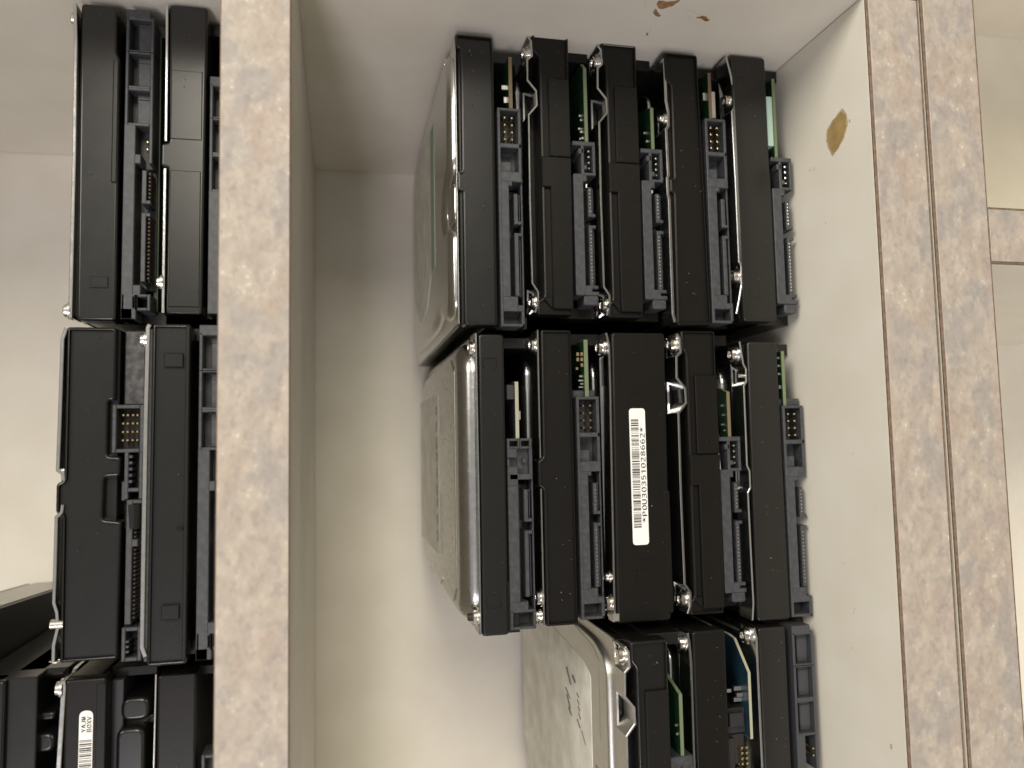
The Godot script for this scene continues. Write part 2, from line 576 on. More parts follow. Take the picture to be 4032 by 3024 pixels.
func cabinet():
	var o := melamine_board("lower_shelf", "cream melamine shelf with stone-pattern front edge carrying the thirteen drives and an ochre drip", "shelf", -540, -0.4, -19.9, 0, -179.3, 14)
	edge_band(o, -540, -0.4, -19.9, 0)
	blot(o, "stain", [-32.4, 0.4, -35.6, 2.7, -39.0, 2.8, -42.9, 0.4, -45.5, -2.8, -47.0, -6.4, -44.1, -8.0, -40.1, -9.4, -36.4, -8.7, -34.4, -5.4], M.ochre_pale, "shelf", 0.05, 2)
	blot(o, "stain", [-33.4, 0.0, -35.8, 2.0, -39.0, 2.1, -42.4, 0.0, -45.0, -3.0, -46.2, -6.2, -44.0, -7.2, -40.3, -8.6, -36.9, -8.0, -35.0, -5.2], M.ochre, "shelf", 0.09, 3)
	blot(o, "stain", [-37.6, 3.9, -38.6, 4.2, -39.0, 3.4, -38.0, 3.0], M.ochre_pale, "shelf", 0.05, 4)
	blot(o, "stain", [-46.5, -18.0, -48.2, -16.2, -47.6, -18.8, -47.0, -20.4], M.stain, "shelf", 0.05, 5)
	for q in [[-202.7, -7.3, 0.5], [-204.0, -7.9, 0.35], [-188.0, -12.0, 0.3], [-150.5, -4.0, 0.25], [-118.0, -11.0, 0.3], [-69.0, -12.0, 0.25], [-216, -10.0, 0.3]]:
		blot(o, "speck", [q[0] - q[2], q[1], q[0], q[1] + q[2] * 0.7, q[0] + q[2], q[1], q[0], q[1] - q[2] * 0.7], M.stain_pale, "shelf", 0.05, 6)
	blot(o, "speck", [-242.8, 7.2, -242.2, 7.7, -241.2, 7.3, -241.6, 6.8], M.ink, "shelf", 0.12, 7)
	o = melamine_board("upper_shelf", "cream melamine shelf with stone-pattern front edge above the five-drive stack", "shelf", -540, -0.3, 181.3, 199.7, -179.4, 14)
	edge_band(o, -540, -0.3, 181.3, 199.7, 0.3)
	o = melamine_board("cabinet_top", "cream melamine board closing the cabinet above the upper drives", "board", -540, 0, 382, 400, -180, 14)
	edge_band(o, -540, 0, 382, 400)
	o = melamine_board("side_panel", "pale melamine side panel with brown smears beside the drive stacks", "panel", 0.0, 18.5, -19.9, 400, -179.4, 14)
	edge_band(o, 0.0, 18.5, -19.9, 400)
	var sp := [[-1.8, 65.7, -1.3, 64.6, -1.5, 62.7, -1.2, 61.0, 0.6, 58.6, -1.8, 58.9, -3.8, 59.8, -5.3, 61.4, -6.2, 62.5, -5.5, 63.9, -3.9, 65.1],
		[-6.0, 65.0, -7.3, 63.5, -9.7, 61.1, -10.7, 61.3, -10.4, 62.9, -8.5, 64.7], [-5.5, 53.6, -4.6, 52.7, -5.8, 50.6, -7.1, 48.5, -6.9, 45.7, -8.3, 44.6, -8.7, 43.4, -10.1, 43.3, -10.7, 45.1, -11.8, 47.3, -10.7, 50.4, -8.8, 50.5, -6.6, 52.9],
		[-18.1, 61.0, -21.1, 60.3, -23.2, 60.4, -23.0, 61.1, -20.8, 62.6, -20.9, 61.2], [-2.6, 70.0, -2.8, 69.1, -4.5, 68.6, -4.6, 69.4]]
	for i in sp.size(): blot(o, "stain", sp[i], M.stain_pale, "panel", 0.05, 20 + i)
	blot(o, "stain", [0.6, 58.7, -1.6, 60.2, -2.7, 62.2, -2.9, 64.2, -3.7, 64.0, -3.6, 62.0, -2.4, 59.8, -0.6, 58.4], M.stain, "panel", 0.09, 30)
	blot(o, "stain", [-1.6, 65.6, -1.9, 64.3, -3.4, 64.2, -3.5, 65.3], M.stain, "panel", 0.09, 31)
	blot(o, "stain", [-7.3, 46.9, -7.4, 45.4, -8.6, 44.5, -9.0, 43.5, -10.0, 43.5, -10.2, 45.0, -9.0, 46.2, -8.6, 48.6], M.stain, "panel", 0.09, 32)
	blot(o, "stain", [-6.6, 64.4, -7.3, 63.9, -8.2, 63.8, -7.8, 64.6], M.stain, "panel", 0.09, 33)
	blot(o, "stain", [-20.9, 61.2, -22.4, 60.6, -22.6, 61.2, -20.9, 61.9], M.stain, "panel", 0.09, 34)
	o = melamine_board("back_panel", "cream back panel of the cabinet behind the drive stacks", "panel", -540, 115, -400, 400, -186, -180)
	o = melamine_board("end_panel", "cream melamine end panel of the cabinet beyond the frame", "panel", -558.5, -540, -19.9, 400, -180, 14)
	edge_band(o, -558.5, -540, -19.9, 400)
	# the unit below
	o = melamine_board("lower_unit_top", "stone-pattern board of the lower cabinet directly under the drive shelf", "board", -540, 134, -21.3, 0, -180, 14)
	edge_band(o, -540, 134, -21.3, 0)
	o.position.y = -20.9 * S
	o.rotation.z = 0.0024
	o = melamine_board("divider", "upright stone-pattern divider below the two stacked boards", "divider", -88.6, -69.4, -400, -42.6, -180, 14)
	edge_band(o, -88.6, -69.4, -400, -42.3)
	o = melamine_board("lower_side_panel", "cream side panel of the compartment beyond the divider", "panel", 115, 134, -400, -41.6, -180, 14)
	edge_band(o, 115, 134, -400, -41.8)
	o = melamine_board("lower_end_panel", "cream end panel of the lower cabinet beyond the frame", "panel", -558.5, -540, -400, -41.0, -180, 14)
	o = melamine_board("lower_unit_floor", "cream floor board of the lower cabinet far below the drives", "board", -540, 115, -320, -302, -180, 14)

# ---------- the drives, stack by stack
func wavy(d := 0.0) -> Array:
	return [1.6, 25.6 + d, 3.2, 24.5 + d, 8.0, 24.3 + d, 9.6, 26.0 + d, 17.6, 26.2 + d, 21.3, 23.1 + d, 26.3, 22.9 + d, 30.0, 26.0 + d, 60, 26.2 + d, 90.6, 26.0 + d, 93.6, 24.0 + d, 97.6, 24.1 + d, 100.6, 25.2 + d]

func stepped_body(o: Node3D, m: Material, b := 10.6, top := 24.3, mirrored_seam := true):
	var out := rnd(fr([0, b, 101.6, b + 0.8, 101.6, top + 0.2, 96.6, top + 0.2, 95.2, 21.9, 8.6, 21.9, 6.6, top, 0, top]), 1.0)
	return body(o, out, b, 21.8, m, true, func(s: Shape):
		s.prism(rnd(rect(1.4, b + 1.4, 100.2, 25.2), 1.0), 63.4, -73.5, 0.2)
		s.prism(fr([16.4, b + 0.35, 44.9, b + 0.35, 44.9, 18.7, 16.4, 18.7]), 73.5 + 0.5, 73.0, 0.3)
		s.prism(fr([45.2, b + 0.35, 99.4, b + 0.9, 99.4, 18.6, 56.0, 18.6, 56.0, 21.7, 45.2, 21.7]), 73.5 + 0.65, 73.0, 0.3)
		s.prism(fr([95.4, 22.4, 99.4, 18.9, 95.4, 18.9]), 73.5 + 0.3, 73.0, 0.2))

var MOUND := [9, -15, 93, -15, 96, -28, 96, -104, 76, -122, 24, -122, 6, -104, 6, -28]

func stack_a():
	var g := "drives in the five-high stack against the stained panel"
	# topmost: tall plain front, silver lid with a label
	var o := drive("topmost drive beside the stained panel, silver lid with a green-edged label", g, -3.4, 103.4, -27.4)
	var out := rnd(fr([0, 12.9, 6, 12.6, 101.6, 12.8, 101.6, 24.4, 55.4, 24.4, 55.4, 26.1, 48.4, 26.1, 48.4, 24.6, 5.6, 24.5, 5.0, 26.0, 0, 26.2]), 1.2)
	body(o, out, 12.6, 25.5, M.black, true, func(s: Shape): bx(s, 0.8, 100.8, 13.2, 25.2, -1.6, -9.0))
	var c := cover(o, [1.2, 26.4, 48.5, 26.4, 55.2, 26.4, 101.0, 26.4], 26.3, 0.7, -1.3, M.steel, [6, -2.4, 48, -2.4, 51, -13, 56, -18, 62, -18, 66, -13, 68, -2.6, 97, -3.2, 99, -16, 93, -30, 97, -52, 97, -128, 80, -138, 20, -138, 4, -128, 3, -20], 2.6, 4.0)
	var s := Shape.new()
	s.t = up_axis()
	s.prism(rnd(tp([17, -45.5, 70, -46, 74, -59, 84, -70, 86, -100, 70, -124, 20, -124, 14, -110, 14, -60]), 4.0), 29.02, 28.8, 0.0)
	var lb := obj("label_sticker", s, M.aged, c)
	lb.set_meta("label", "pale label with a green band on its near edge")
	s = Shape.new()
	s.t = up_axis()
	s.prism(tp([15, -41.0, 72, -41.6, 74, -53, 14, -53]), 29.05, 28.8, 0.0)
	obj("label_band", s, M.label_green, c)
	s = Shape.new()
	s.t = up_axis()
	s.pillow(rnd(tp([51.5, -2.6, 65.5, -2.6, 66, -12, 61, -16, 56, -16, 51, -12]), 3.0), 26.3, 1.3, 2.4)
	obj("dimple", s, M.steel, c)
	screw(o, 4.6, 26.2, -14.0, 2.3, 1.8)
	board(o, [6.5, -0.6, 25.6, -0.6, 25.6, -9.7, 96, -9.7, 96, -62, 60, -80, 6.5, -80], 7.4, M.tan_rim, M.green)
	crumbs(o, M.tin, [16, 7.4, -2.5, 1.6, 2.2, 1.4, 19.5, 7.4, -4, 2.2, 1.2, 1.5])
	conn_w(o, 25.3, 11.8)
	# second
	o = drive("second drive from the top beside the panel, silver wavy lid edge and raised lower front", g, 1.0, 77.3, -30.2)
	stepped_body(o, M.black_b)
	cover(o, wavy(0.35), 26.1, 0.8, -0.2, M.steel, MOUND, 2.6, 3.0)
	screw(o, 5.6, 24.8, -5.5)
	screw(o, 96.6, 24.3, -4.5)
	board(o, [8, -4, 11, -0.8, 39, -0.8, 39, -9.7, 96, -9.7, 96, -60, 8, -70], 5.2, M.green_rim, M.green)
	crumbs(o, M.tin, [26.5, 5.2, -5, 0.9, 0.7, 0.8, 28.6, 5.2, -4, 0.8, 0.6, 0.7, 31, 5.2, -6, 0.9, 0.8, 0.7, 33, 5.2, -4, 0.9, 0.7, 0.7, 35.2, 5.2, -5, 0.9, 0.7, 0.7, 36, 5.2, -2.4, 0.8, 0.8, 0.8])
	conn_s(o, 38.6, 10.1)
	# third
	o = drive("middle drive of the five beside the panel, raised lower front and crimped lid edge", g, 0.5, 52.1, -30.8)
	stepped_body(o, M.black_b, 9.6, 23.4)
	cover(o, wavy(-0.9), 25.0, 0.8, -0.2, M.steel, MOUND, 2.4, 3.0)
	screw(o, 5.6, 23.5, -5.5)
	screw(o, 96.6, 23.1, -4.5)
	board(o, [20, -14, 23, -0.8, 39.2, -0.8, 39.2, -9.7, 96, -9.7, 96, -60, 20, -70], 4.7, M.green_rim, M.green)
	crumbs(o, M.tin, [30, 4.7, -6, 1.0, 0.7, 0.8, 34, 4.7, -4, 0.9, 0.7, 0.8])
	conn_s(o, 38.9, 9.2)
	# fourth
	o = drive("second drive from the bottom beside the panel, smooth front and round-cornered lid rim", g, -1.9, 25.4, -28.6)
	out = rnd(fr([0.2, 13.0, 101.6, 11.6, 102.0, 25.2, 53.2, 24.6, 53.2, 26.0, 47.8, 26.0, 47.8, 24.4, 12.6, 24.3, 11.0, 26.3, 0.2, 26.6]), 1.2)
	body(o, out, 11.6, 25.2, M.black_b, true, func(q: Shape): bx(q, 1.2, 100.8, 13.2, 25.2, -1.5, -9.0))
	cover(o, [2.4, 26.6, 18.5, 26.5, 22.6, 25.8, 27.8, 25.9, 29.4, 26.8, 46.6, 26.6, 47.4, 27.0, 53.8, 27.0, 55.6, 26.6, 98.0, 26.7, 100.8, 26.0], 26.2, 1.1, -0.6, M.steel, MOUND, 2.0, 3.0)
	screw(o, 24.4, 26.2, -4.0, 1.5, 1.5)
	board(o, [6.5, -0.6, 24.6, -0.6, 24.6, -9.7, 96, -9.7, 96, -62, 6.5, -80], 9.0, M.brown_rim, M.green)
	crumbs(o, M.dull_steel, [13.5, 6.2, -0.8, 10.2, 1.6, 0.6], "shield")
	crumbs(o, M.tin, [13.6, 9.0, -2.0, 3.0, 1.5, 1.0])
	conn_w(o, 24.3, 11.1)
	# bottom
	o = drive("bottom drive beside the panel, resting on the shelf near the ochre drip", g, -0.6, 0.0, -28.1)
	out = rnd(fr([0.3, 10.9, 101.4, 11.0, 101.6, 24.6, 0.3, 25.4]), 1.6)
	body(o, out, 10.8, 25.0, M.black, true, func(q: Shape):
		bx(q, 45.6, 100.6, 11.2, 24.4, 0.16, -1.0, 0.1)
		for l in [[83.6, 21.4, 92.4, 21.6], [83.6, 18.9, 83.8, 21.6], [92.2, 18.9, 92.4, 21.6], [86.6, 17.4, 92.6, 17.6], [92.4, 17.4, 92.6, 19.0], [86.6, 17.4, 86.8, 20.2], [92.4, 18.9, 96.4, 19.1]]:
			bx(q, l[0], l[2], l[1], l[3], 0.32, -1.0, 0.05)
		bx(q, 9.0, 13.4, 20.6, 23.2, 0.3, -1.0, 0.25))
	cover(o, [1.4, 27.2, 3.2, 26.9, 7.9, 25.8, 13.4, 24.9, 20.8, 24.9, 22.3, 25.8, 48, 25.5, 79.4, 25.5, 80.8, 24.7, 88.0, 24.9, 93.0, 26.0, 98.6, 27.4], 25.9, 0.8, -0.2, M.steel, MOUND, 2.2, 3.0)
	screw(o, 17.2, 24.9, -3.6, 2.2, 1.9)
	screw(o, 84.4, 24.7, -3.4, 2.4, 2.2)
	board(o, [8, -0.8, 39.2, -0.8, 39.2, -9.7, 97, -9.7, 97, -60, 8, -70], 8.2, M.green_rim, M.green)
	crumbs(o, M.seafoam, [15, 8.3, -1.0, 19.2, 2.4, 5.0], "foam_strip")
	conn_s(o, 38.9, 10.3)

func stack_b():
	var g := "drives in the middle lower stack with the white barcode label"
	var o := drive("topmost drive of the middle lower stack, rounded silver lid with pale label", g, -106.8, 101.5, -30.3)
	var out := rnd(fr([0.6, 12.2, 101.6, 12.3, 101.6, 21.4, 0.6, 21.2]), 1.3)
	body(o, out, 12.0, 21.4, M.black, false, func(s: Shape):
		for a in [[8.9, 12.8], [88.0, 92.6]]:
			s.prism(rnd(rect(a[0], 14.9, a[1], 19.9), 1.4), 73.5 + 0.28, 73.0, 0.28)
		bx(s, 84, 101.2, 8.4, 12.6, -1.2, -30.0)
		bx(s, 0.6, 4.5, 0.4, 12.6, -9.5, -147.0)
		bx(s, 97.0, 100.8, 0.4, 12.6, -9.5, -147.0))
	var c := cover(o, [0.4, 22.4, 50, 22.3, 100.8, 22.4], 22.4, 0.8, 0.0, M.grey_steel, [9, -2.2, 92, -2.2, 98.5, -10, 99.2, -34, 98.5, -50, 95, -118, 80, -140, 20, -140, 5, -120, 2.5, -60, 2.5, -10], 5.2, 6.0)
	var s := Shape.new()
	s.t = up_axis()
	s.prism(tp([17, -61.0, 83, -61.0, 83, -133, 17, -133]), 27.66, 27.5, 0.0)
	obj("label_sticker", s, M.aged, c)
	for k in 9:
		s = Shape.new()
		s.t = up_axis()
		var u := 22.0 + k * 6.4
		s.prism(tp([u, -66.0, u + 3.6 + (k % 3) * 0.7, -66.0, u + 3.6 + (k % 3) * 0.7, -68.2, u, -68.2]), 27.70, 27.6, 0.0)
		obj("print_mark", s, M.faded_ink, c)
	s = Shape.new()
	s.t = up_axis()
	for q in [[12, -13.4, 88, -13.4, 88, -14.0, 12, -14.0], [58, -54.0, 82, -54.4, 82, -55.2, 58, -54.8], [26, -50, 34, -50.2, 34, -50.9, 26, -50.7], [88, -14, 93.6, -21, 93.0, -21.6, 87.4, -14.6], [12, -14, 7.6, -20, 8.2, -20.5, 12.6, -14.5], [91, -52, 94, -58, 93.2, -58.4, 90.2, -52.4]]:
		s = Shape.new()
		s.t = up_axis()
		s.prism(tp(q), 27.95, 27.4, 0.2)
		obj("pressed_rib", s, M.dull_steel, c)
	screw(o, 5.2, 22.4, -3.2, 2.2, 1.8)
	screw(o, 95.4, 22.4, -2.6, 2.3, 1.9)
	s = Shape.new()
	s.lathe([0, 3.6, 1.1, 3.4, 1.3, 3.0, 1.3, 1.4], Vector3(50.8 - 95.4, 22.4, 70.9))
	obj("rubber_plug", s, M.chip, o)
	board(o, [17, -0.8, 36.6, -0.8, 36.6, -9.7, 97, -9.7, 97, -60, 17, -70], 8.6, M.pale_rim, M.charcoal)
	crumbs(o, M.tin, [27.0, 8.2, -1.4, 3.0, -1.6, 2.0])
	crumbs(o, M.charcoal, [18, 8.7, -1.6, 5, 2.6, 5])
	# its housing has two small windows at the head
	s = Shape.new()
	var t := 11.8
	var b := 3.1
	frame(s, 37.3, 39.1, 8.1, 10.9, 0.9, -5.0)
	frame(s, 37.3, 39.1, 4.1, 6.9, 0.9, -5.0)
	bx(s, 39.9, 43.0, 8.4, t)
	bx(s, 39.9, 48.6, b, b + 1.1)
	bx(s, 45.8, 52.4, 8.2, t)
	bx(s, 48.4, 50.4, b, t - 0.6)
	bx(s, 39.9, 48.6, b + 0.5, 8.5, -3.0, -9.0)
	bx(s, 43, 46, 8.0, 11, -2.6, -9.0)
	bx(s, 43.2, 44.8, 5.2, 6.4, -0.6, -4.0)
	bx(s, 43.2, 46.2, t - 0.8, t)
	bx(s, 52.2, 91.2, t - 3.6, t)
	bx(s, 52.2, 91.2, b, t - 3.6, -8.2, -9.5)
	bx(s, 91.0, 94.6, b + 2.4, t)
	frame(s, 94.6, 99.2, 3.9, 10.8, 0.9, -6.0)
	bx(s, 50.4, 94.0, b - 0.3, b + 0.25, -1.4, -9.0, 0.1)
	tongues(s, 52.6, t, 5.6)
	obj("connector", s, M.grey, o)
	# second
	o = drive("second drive of the middle lower stack, flat silver lid and eight-pin grey housing", g, -105.2, 75.3, -32.0)
	out = rnd(fr([0.2, 13.8, 101.9, 13.8, 101.9, 25.3, 55.6, 25.2, 54.6, 27.0, 45.6, 27.0, 44.8, 25.2, 0.2, 25.0]), 1.0)
	body(o, out, 13.6, 25.2, M.black_b)
	cover(o, [0.2, 26.4, 32, 26.4, 44.9, 26.4], 26.2, 0.7, 0.0, M.steel, MOUND, 2.6, 3.2)
	s = Shape.new()
	s.prism(sheet([55.4, 26.4, 80, 26.4, 101.2, 26.4], 0.7), 73.5, 66.0, 0.15)
	obj("cover_plate", s, M.steel, o)
	screw(o, 5.4, 26.3, -3.6, 2.5, 1.9)
	screw(o, 92.4, 26.3, -2.8, 2.4, 1.9)
	screw(o, 99.0, 26.3, -5.5, 2.0, 1.9)
	board(o, [3.6, -0.6, 24, -0.6, 24, -12.2, 96, -12.2, 96, -60, 3.6, -70], 9.2, M.green_rim, M.green, 1.4)
	crumbs(o, M.gold, [8.0, 9.3, -1.2, 1.3, 1.0, 1.2, 8.0, 10.8, -1.2, 1.3, 1.0, 1.2, 9.9, 9.3, -1.2, 1.3, 1.0, 1.2, 9.9, 10.8, -1.2, 1.3, 1.0, 1.2, 11.9, 9.3, -1.2, 1.3, 1.0, 1.2, 13.2, 11.0, -2.0, 1.0, 0.9, 1.2], "solder_pad")
	crumbs(o, M.tin, [16.0, 9.3, -2.5, 0.8, 1.2, 1, 17.6, 9.3, -2.0, 0.7, 1.8, 1, 18.9, 9.3, -1.6, 0.6, 1.2, 1, 20.0, 9.3, -2.2, 0.6, 1.6, 1])
	bx_part(o, "housing_cap", M.grey, 21.4, 24.0, 5.0, 13.2, -2.2, -12.0)
	conn_w(o, 23.8, 12.6, null, true)
	# third: the drive with the barcode
	o = drive("broad black drive bearing the white barcode label, middle lower stack", g, -105.8, 50.7, -32.4)
	out = rnd(fr([0.2, 3.0, 102.2, 4.2, 102.2, 24.4, 0.2, 23.4]), 1.4)
	body(o, out, 3.0, 24.6, M.black_b, false, func(q: Shape):
		for l in [[0.6, 9.9, 21.8, 10.1], [21.6, 9.9, 21.8, 17.6], [21.6, 17.4, 27.0, 17.6], [76, 17.8, 80.6, 18.0], [80.4, 10.9, 80.6, 18.0], [80.4, 10.9, 84.2, 11.1], [84.0, 10.9, 84.2, 16.9], [84.0, 16.7, 88.6, 16.9], [88.4, 16.7, 88.6, 17.9]]:
			bx(q, l[0], l[2], l[1], l[3], 0.14, -1.0, 0.05)
		q.prism(rnd(rect(56.8, 3.4, 99.6, 5.4), 0.8), 73.5 + 0.25, 73.0, 0.2)
		bx(q, 0.8, 6.0, 0.4, 4.0, -8.0, -147.0)
		bx(q, 96.0, 101.0, 0.4, 5.0, -8.0, -147.0))
	cover(o, [0.4, 25.6, 4.8, 24.6, 19, 24.6, 53, 25.0, 74, 25.2, 98, 25.4, 101.4, 24.6], 25.4, 0.8, -0.4, M.steel, MOUND, 2.4, 4.0)
	screw(o, 5.4, 25.2, -5.2, 2.5, 2.2)
	screw(o, 95.6, 25.3, -4.2, 2.5, 2.2)
	screw(o, 86.8, 25.2, -5.6, 1.6, 1.7)
	bx_part(o, "cover_tab", M.dull_steel, 98.6, 101.4, 23.4, 25.8, 0.3, -5.0)
	var st := sticker(o, rnd(rect(27.5, 11.75, 75.5, 17.75), 1.3, 5), M.paper)
	bars(st, 31.3, 69.9, 14.35, 17.2, 77, 0.155)
	print_text(st, "*P0U30351028662*", Vector3(50.8 - 51.0, 13.05, 73.5 + 0.13), 33.4, 1.75, M.ink)
	# fourth
	o = drive("fourth drive of the middle lower stack, silver lid crimped in a deep wave", g, -105.1, 24.6, -31.3)
	stepped_body(o, M.black_b, 9.8, 23.5)
	cover(o, wavy(0.0), 25.8, 0.9, 0.6, M.steel, MOUND, 2.4, 3.0)
	screw(o, 5.0, 24.4, -4.2, 2.6, 2.2)
	screw(o, 96.4, 24.1, -3.4, 2.6, 2.2)
	board(o, [20, -9, 22.5, -0.6, 39.2, -0.6, 39.2, -9.7, 96, -9.7, 96, -60, 20, -70], 6.0, M.tan_rim, M.green)
	crumbs(o, M.tin, [27, 6.1, -3.0, 0.8, 1.0, 0.8, 30.5, 6.1, -2.4, 0.7, 0.9, 0.8, 34, 6.1, -3, 0.8, 1.2, 0.8, 36.2, 6.1, -2.2, 0.7, 0.7, 0.7])
	s = Shape.new()
	s.t = up_axis()
	s.pillow(rnd(tp([9, -9, 60, -5.0, 95, -5, 95, -60, 9, -60]), 10.0, 8), 6.5, 1.4, 1.4)
	obj("shield", s, M.dull_steel, o)
	conn_s(o, 38.9, 9.9)
	# bottom
	o = drive("bottom drive of the middle lower stack, eight-pin grey housing next to the shelf", g, -108.6, 0.0, -29.7)
	out = rnd(fr([0.5, 10.4, 101.6, 9.9, 101.6, 23.2, 0.5, 22.7]), 1.4)
	body(o, out, 10.0, 23.0, M.black)
	cover(o, [0.6, 25.8, 9.0, 24.7, 10.9, 23.7, 15.4, 23.8, 16.7, 24.8, 46, 24.9, 48, 24.0, 54, 24.0, 55.7, 25.0, 95, 24.7, 101, 25.3], 24.9, 0.7, -0.2, M.steel, MOUND, 2.4, 3.0)
	screw(o, 5.0, 25.2, -5.0, 2.6, 2.2)
	s = Shape.new()
	s.lathe([0, 2.2, 0.8, 2.2, 0.8, 0], Vector3(50.8 - 13.2, 23.8, 71.4))
	obj("locating_pin", s, M.screw, o)
	board(o, [4, -1.0, 24.3, -1.0, 24.3, -12.2, 97, -12.2, 97, -60, 4, -70], 8.4, M.green_rim, M.green)
	crumbs(o, M.tin, [6, 8.4, -2.2, 0.8, 1.0, 0.8, 9, 8.4, -2, 0.8, 1.0, 0.8, 12, 8.4, -2, 0.8, 1.0, 0.8, 16.6, 8.4, -2, 1.4, 0.9, 0.8])
	bx_part(o, "housing_cap", M.grey, 21.6, 24.4, 1.0, 9.8, -2.4, -12.0)
	conn_w(o, 24.3, 9.4, null, true, false)

func bx_part(o: Node3D, called: String, m: Material, u0, u1, v0, v1, w0, w1):
	var s := Shape.new()
	bx(s, u0, u1, v0, v1, w0, w1, 0.4)
	obj(called, s, m, o)

func far_up(back: float) -> Transform3D:
	var t := up_axis()
	t.origin.z = -back
	return t

func stack_c():
	var g := "drives in the three-high lower stack farthest from the panel"
	var o := drive("top drive of the three-high stack, silver lid covered by a large whitish label", g, -211.6, 51.0, -22.0)
	stepped_body(o, M.black, 10.2, 23.6)
	var c := cover(o, wavy(0.15), 26.0, 0.8, 0.2, M.dull_steel, [10, -13, 40, -13, 92, -15, 96, -28, 96, -118, 78, -142, 26, -142, 5, -126, 4, -40, 5, -24], 1.6, 1.1)
	screw(o, 5.2, 24.6, -4.6, 2.6, 2.4)
	screw(o, 96.6, 24.3, -4.5)
	var s := Shape.new()
	s.t = far_up(3.4)
	s.prism(rnd(tp([15.5, -37, 19, -27.5, 96, -29, 96, -116, 78, -139, 27, -138, 13.5, -122, 12.5, -86, 13.5, -70]), 2.5), 27.72, 27.4, 0.05)
	var lb := obj("label_sticker", s, M.aged, c)
	s = Shape.new()
	s.t = far_up(3.4)
	for q in [[24.0, -58, 30, -52.5, 30, -54.5, 25, -60], [25, -50.0, 27, -46.5, 28, -48, 26, -52], [33.0, -60.0, 36, -54.0, 36.0, -56, 33.4, -62], [35.4, -58.4, 39.5, -54, 39.5, -56.6, 35.6, -60.6], [39.6, -56, 42, -52, 42, -55, 40.2, -58.6], [40.5, -45.0, 43, -41.5, 43.2, -43, 41, -46.4], [43.0, -40.0, 47.0, -35, 47.0, -36.2, 43.3, -41.0], [13.5, -132, 24, -131, 25, -132, 14, -133.5], [30.5, -45.5, 31.6, -42.4, 32.2, -43.4, 31.2, -46.0], [32.8, -44.6, 34.4, -42.0, 34.6, -43.6, 33.4, -45.4], [35.0, -43.8, 36.4, -41.4, 37.0, -42.8, 35.6, -44.6], [37.4, -43.2, 39.4, -40.6, 39.6, -42.0, 38.0, -44.0]]:
		s = Shape.new()
		s.t = far_up(3.4)
		s.prism(tp(q), 27.77, 27.6, 0.0)
		obj("print_mark", s, M.faded_ink, lb)
	s = Shape.new()
	s.t = far_up(3.4)
	for q in [[4.2, -52, 7.6, -23.5, 10.8, -17.6, 11.3, -18.0, 8.2, -24, 4.8, -52], [11, -17.8, 39, -18.4, 39, -18.9, 11, -18.3], [4, -76, 7, -64, 7.6, -64.4, 4.8, -76]]:
		s = Shape.new()
		s.t = far_up(3.4)
		s.prism(tp(q), 27.72, 27.2, 0.15)
		obj("pressed_rib", s, M.dull_steel, c)
	for q in [[2.2, -118.0], [42.5, -24.0]]:
		s = Shape.new()
		s.lathe([0, -0.3, 1.6, -0.3, 1.9, 0.15, 2.6, 0.12, 2.8, 0.0], Vector3(50.8 - q[0] - 10, 27.75, 70.1 + q[1]))
		obj("dimple", s, M.dull_steel, c)
	board(o, [14, -14, 18.5, -0.6, 38.8, -0.6, 38.8, -9.7, 96, -9.7, 96, -60, 14, -70], 6.6, M.green_rim, M.green)
	crumbs(o, M.tin, [29, 6.6, -3.0, 0.8, 0.7, 0.8, 31.6, 6.6, -2.2, 0.8, 0.7, 0.8])
	s = Shape.new()
	frame(s, 42.6, 45.4, 7.2, 10.0, 0.9, -5.0)
	frame(s, 42.6, 45.4, 3.4, 6.2, 0.9, -5.0)
	bx(s, 38.6, 41.8, 2.6, 10.9)
	bx(s, 46.2, 97, 2.6, 10.9)
	obj("connector", s, M.grey, o)
	# second
	o = drive("middle drive of the three-high stack, blue circuit board showing under its black body", g, -211.1, 25.5, -27.8)
	body(o, rnd(fr([0.2, 11.4, 101.6, 11.4, 101.6, 24.2, 0.2, 24.0]), 1.2), 11.4, 24.6, M.black_b, false, func(q: Shape):
		bx(q, 97.0, 101.0, 0.4, 12.6, -9.5, -147.0))
	cover(o, [0.6, 26.2, 4.0, 25.7, 10.3, 25.3, 40, 25.5, 101, 25.5], 25.5, 1.0, 0.2, M.steel, MOUND, 2.4, 4.0)
	screw(o, 5.0, 25.4, -4.6, 2.4, 2.3)
	board(o, [5.4, -13.2, 6.0, -9.0, 15.6, 0.2, 38.2, 0.2, 38.2, -14, 96, -14, 96, -60, 5.4, -70], 3.6, M.pale_rim, M.blue, 1.0)
	crumbs(o, M.tin, [21.5, 3.7, -4.4, 1.5, 3.0, 1.5, 23.6, 3.7, -3.6, 1.4, 2.4, 1.4, 25.4, 3.7, -4.4, 1.4, 3.2, 1.4, 22.4, 7.4, -5.0, 1.2, 1.8, 1.2], "solder_pad")
	s = Shape.new()
	bx(s, 28.4, 37.0, 3.7, 11.4, -3.0, -14.0)
	bx(s, 29.6, 34.2, 5.0, 10.4, -1.2, -14.0)
	bx(s, 37.6, 48, 3.7, 11.5, -4.0, -14.0)
	bx(s, 38.4, 60.6, 8.4, 11.3, -2.4, -14.0)
	obj("power_socket", s, M.chip, o)
	pins(o, [41.4, 43.2, 45.0, 46.8, 48.6], [4.6, 6.4], M.gold, -0.6, -6.0, 0.4)
	# bottom
	o = drive("bottom drive of the three-high stack, ladder-like dark grey housing on the shelf", g, -211.4, 0.0, -27.5)
	body(o, rnd(fr([0.4, 13.6, 101.6, 13.6, 101.6, 24.4, 0.4, 24.4]), 1.2), 13.4, 24.6, M.black)
	cover(o, [0.4, 26.4, 3.7, 25.6, 13.6, 25.6, 47, 25.5, 101, 25.5], 25.5, 0.9, 0.1, M.steel, MOUND, 2.4, 4.0)
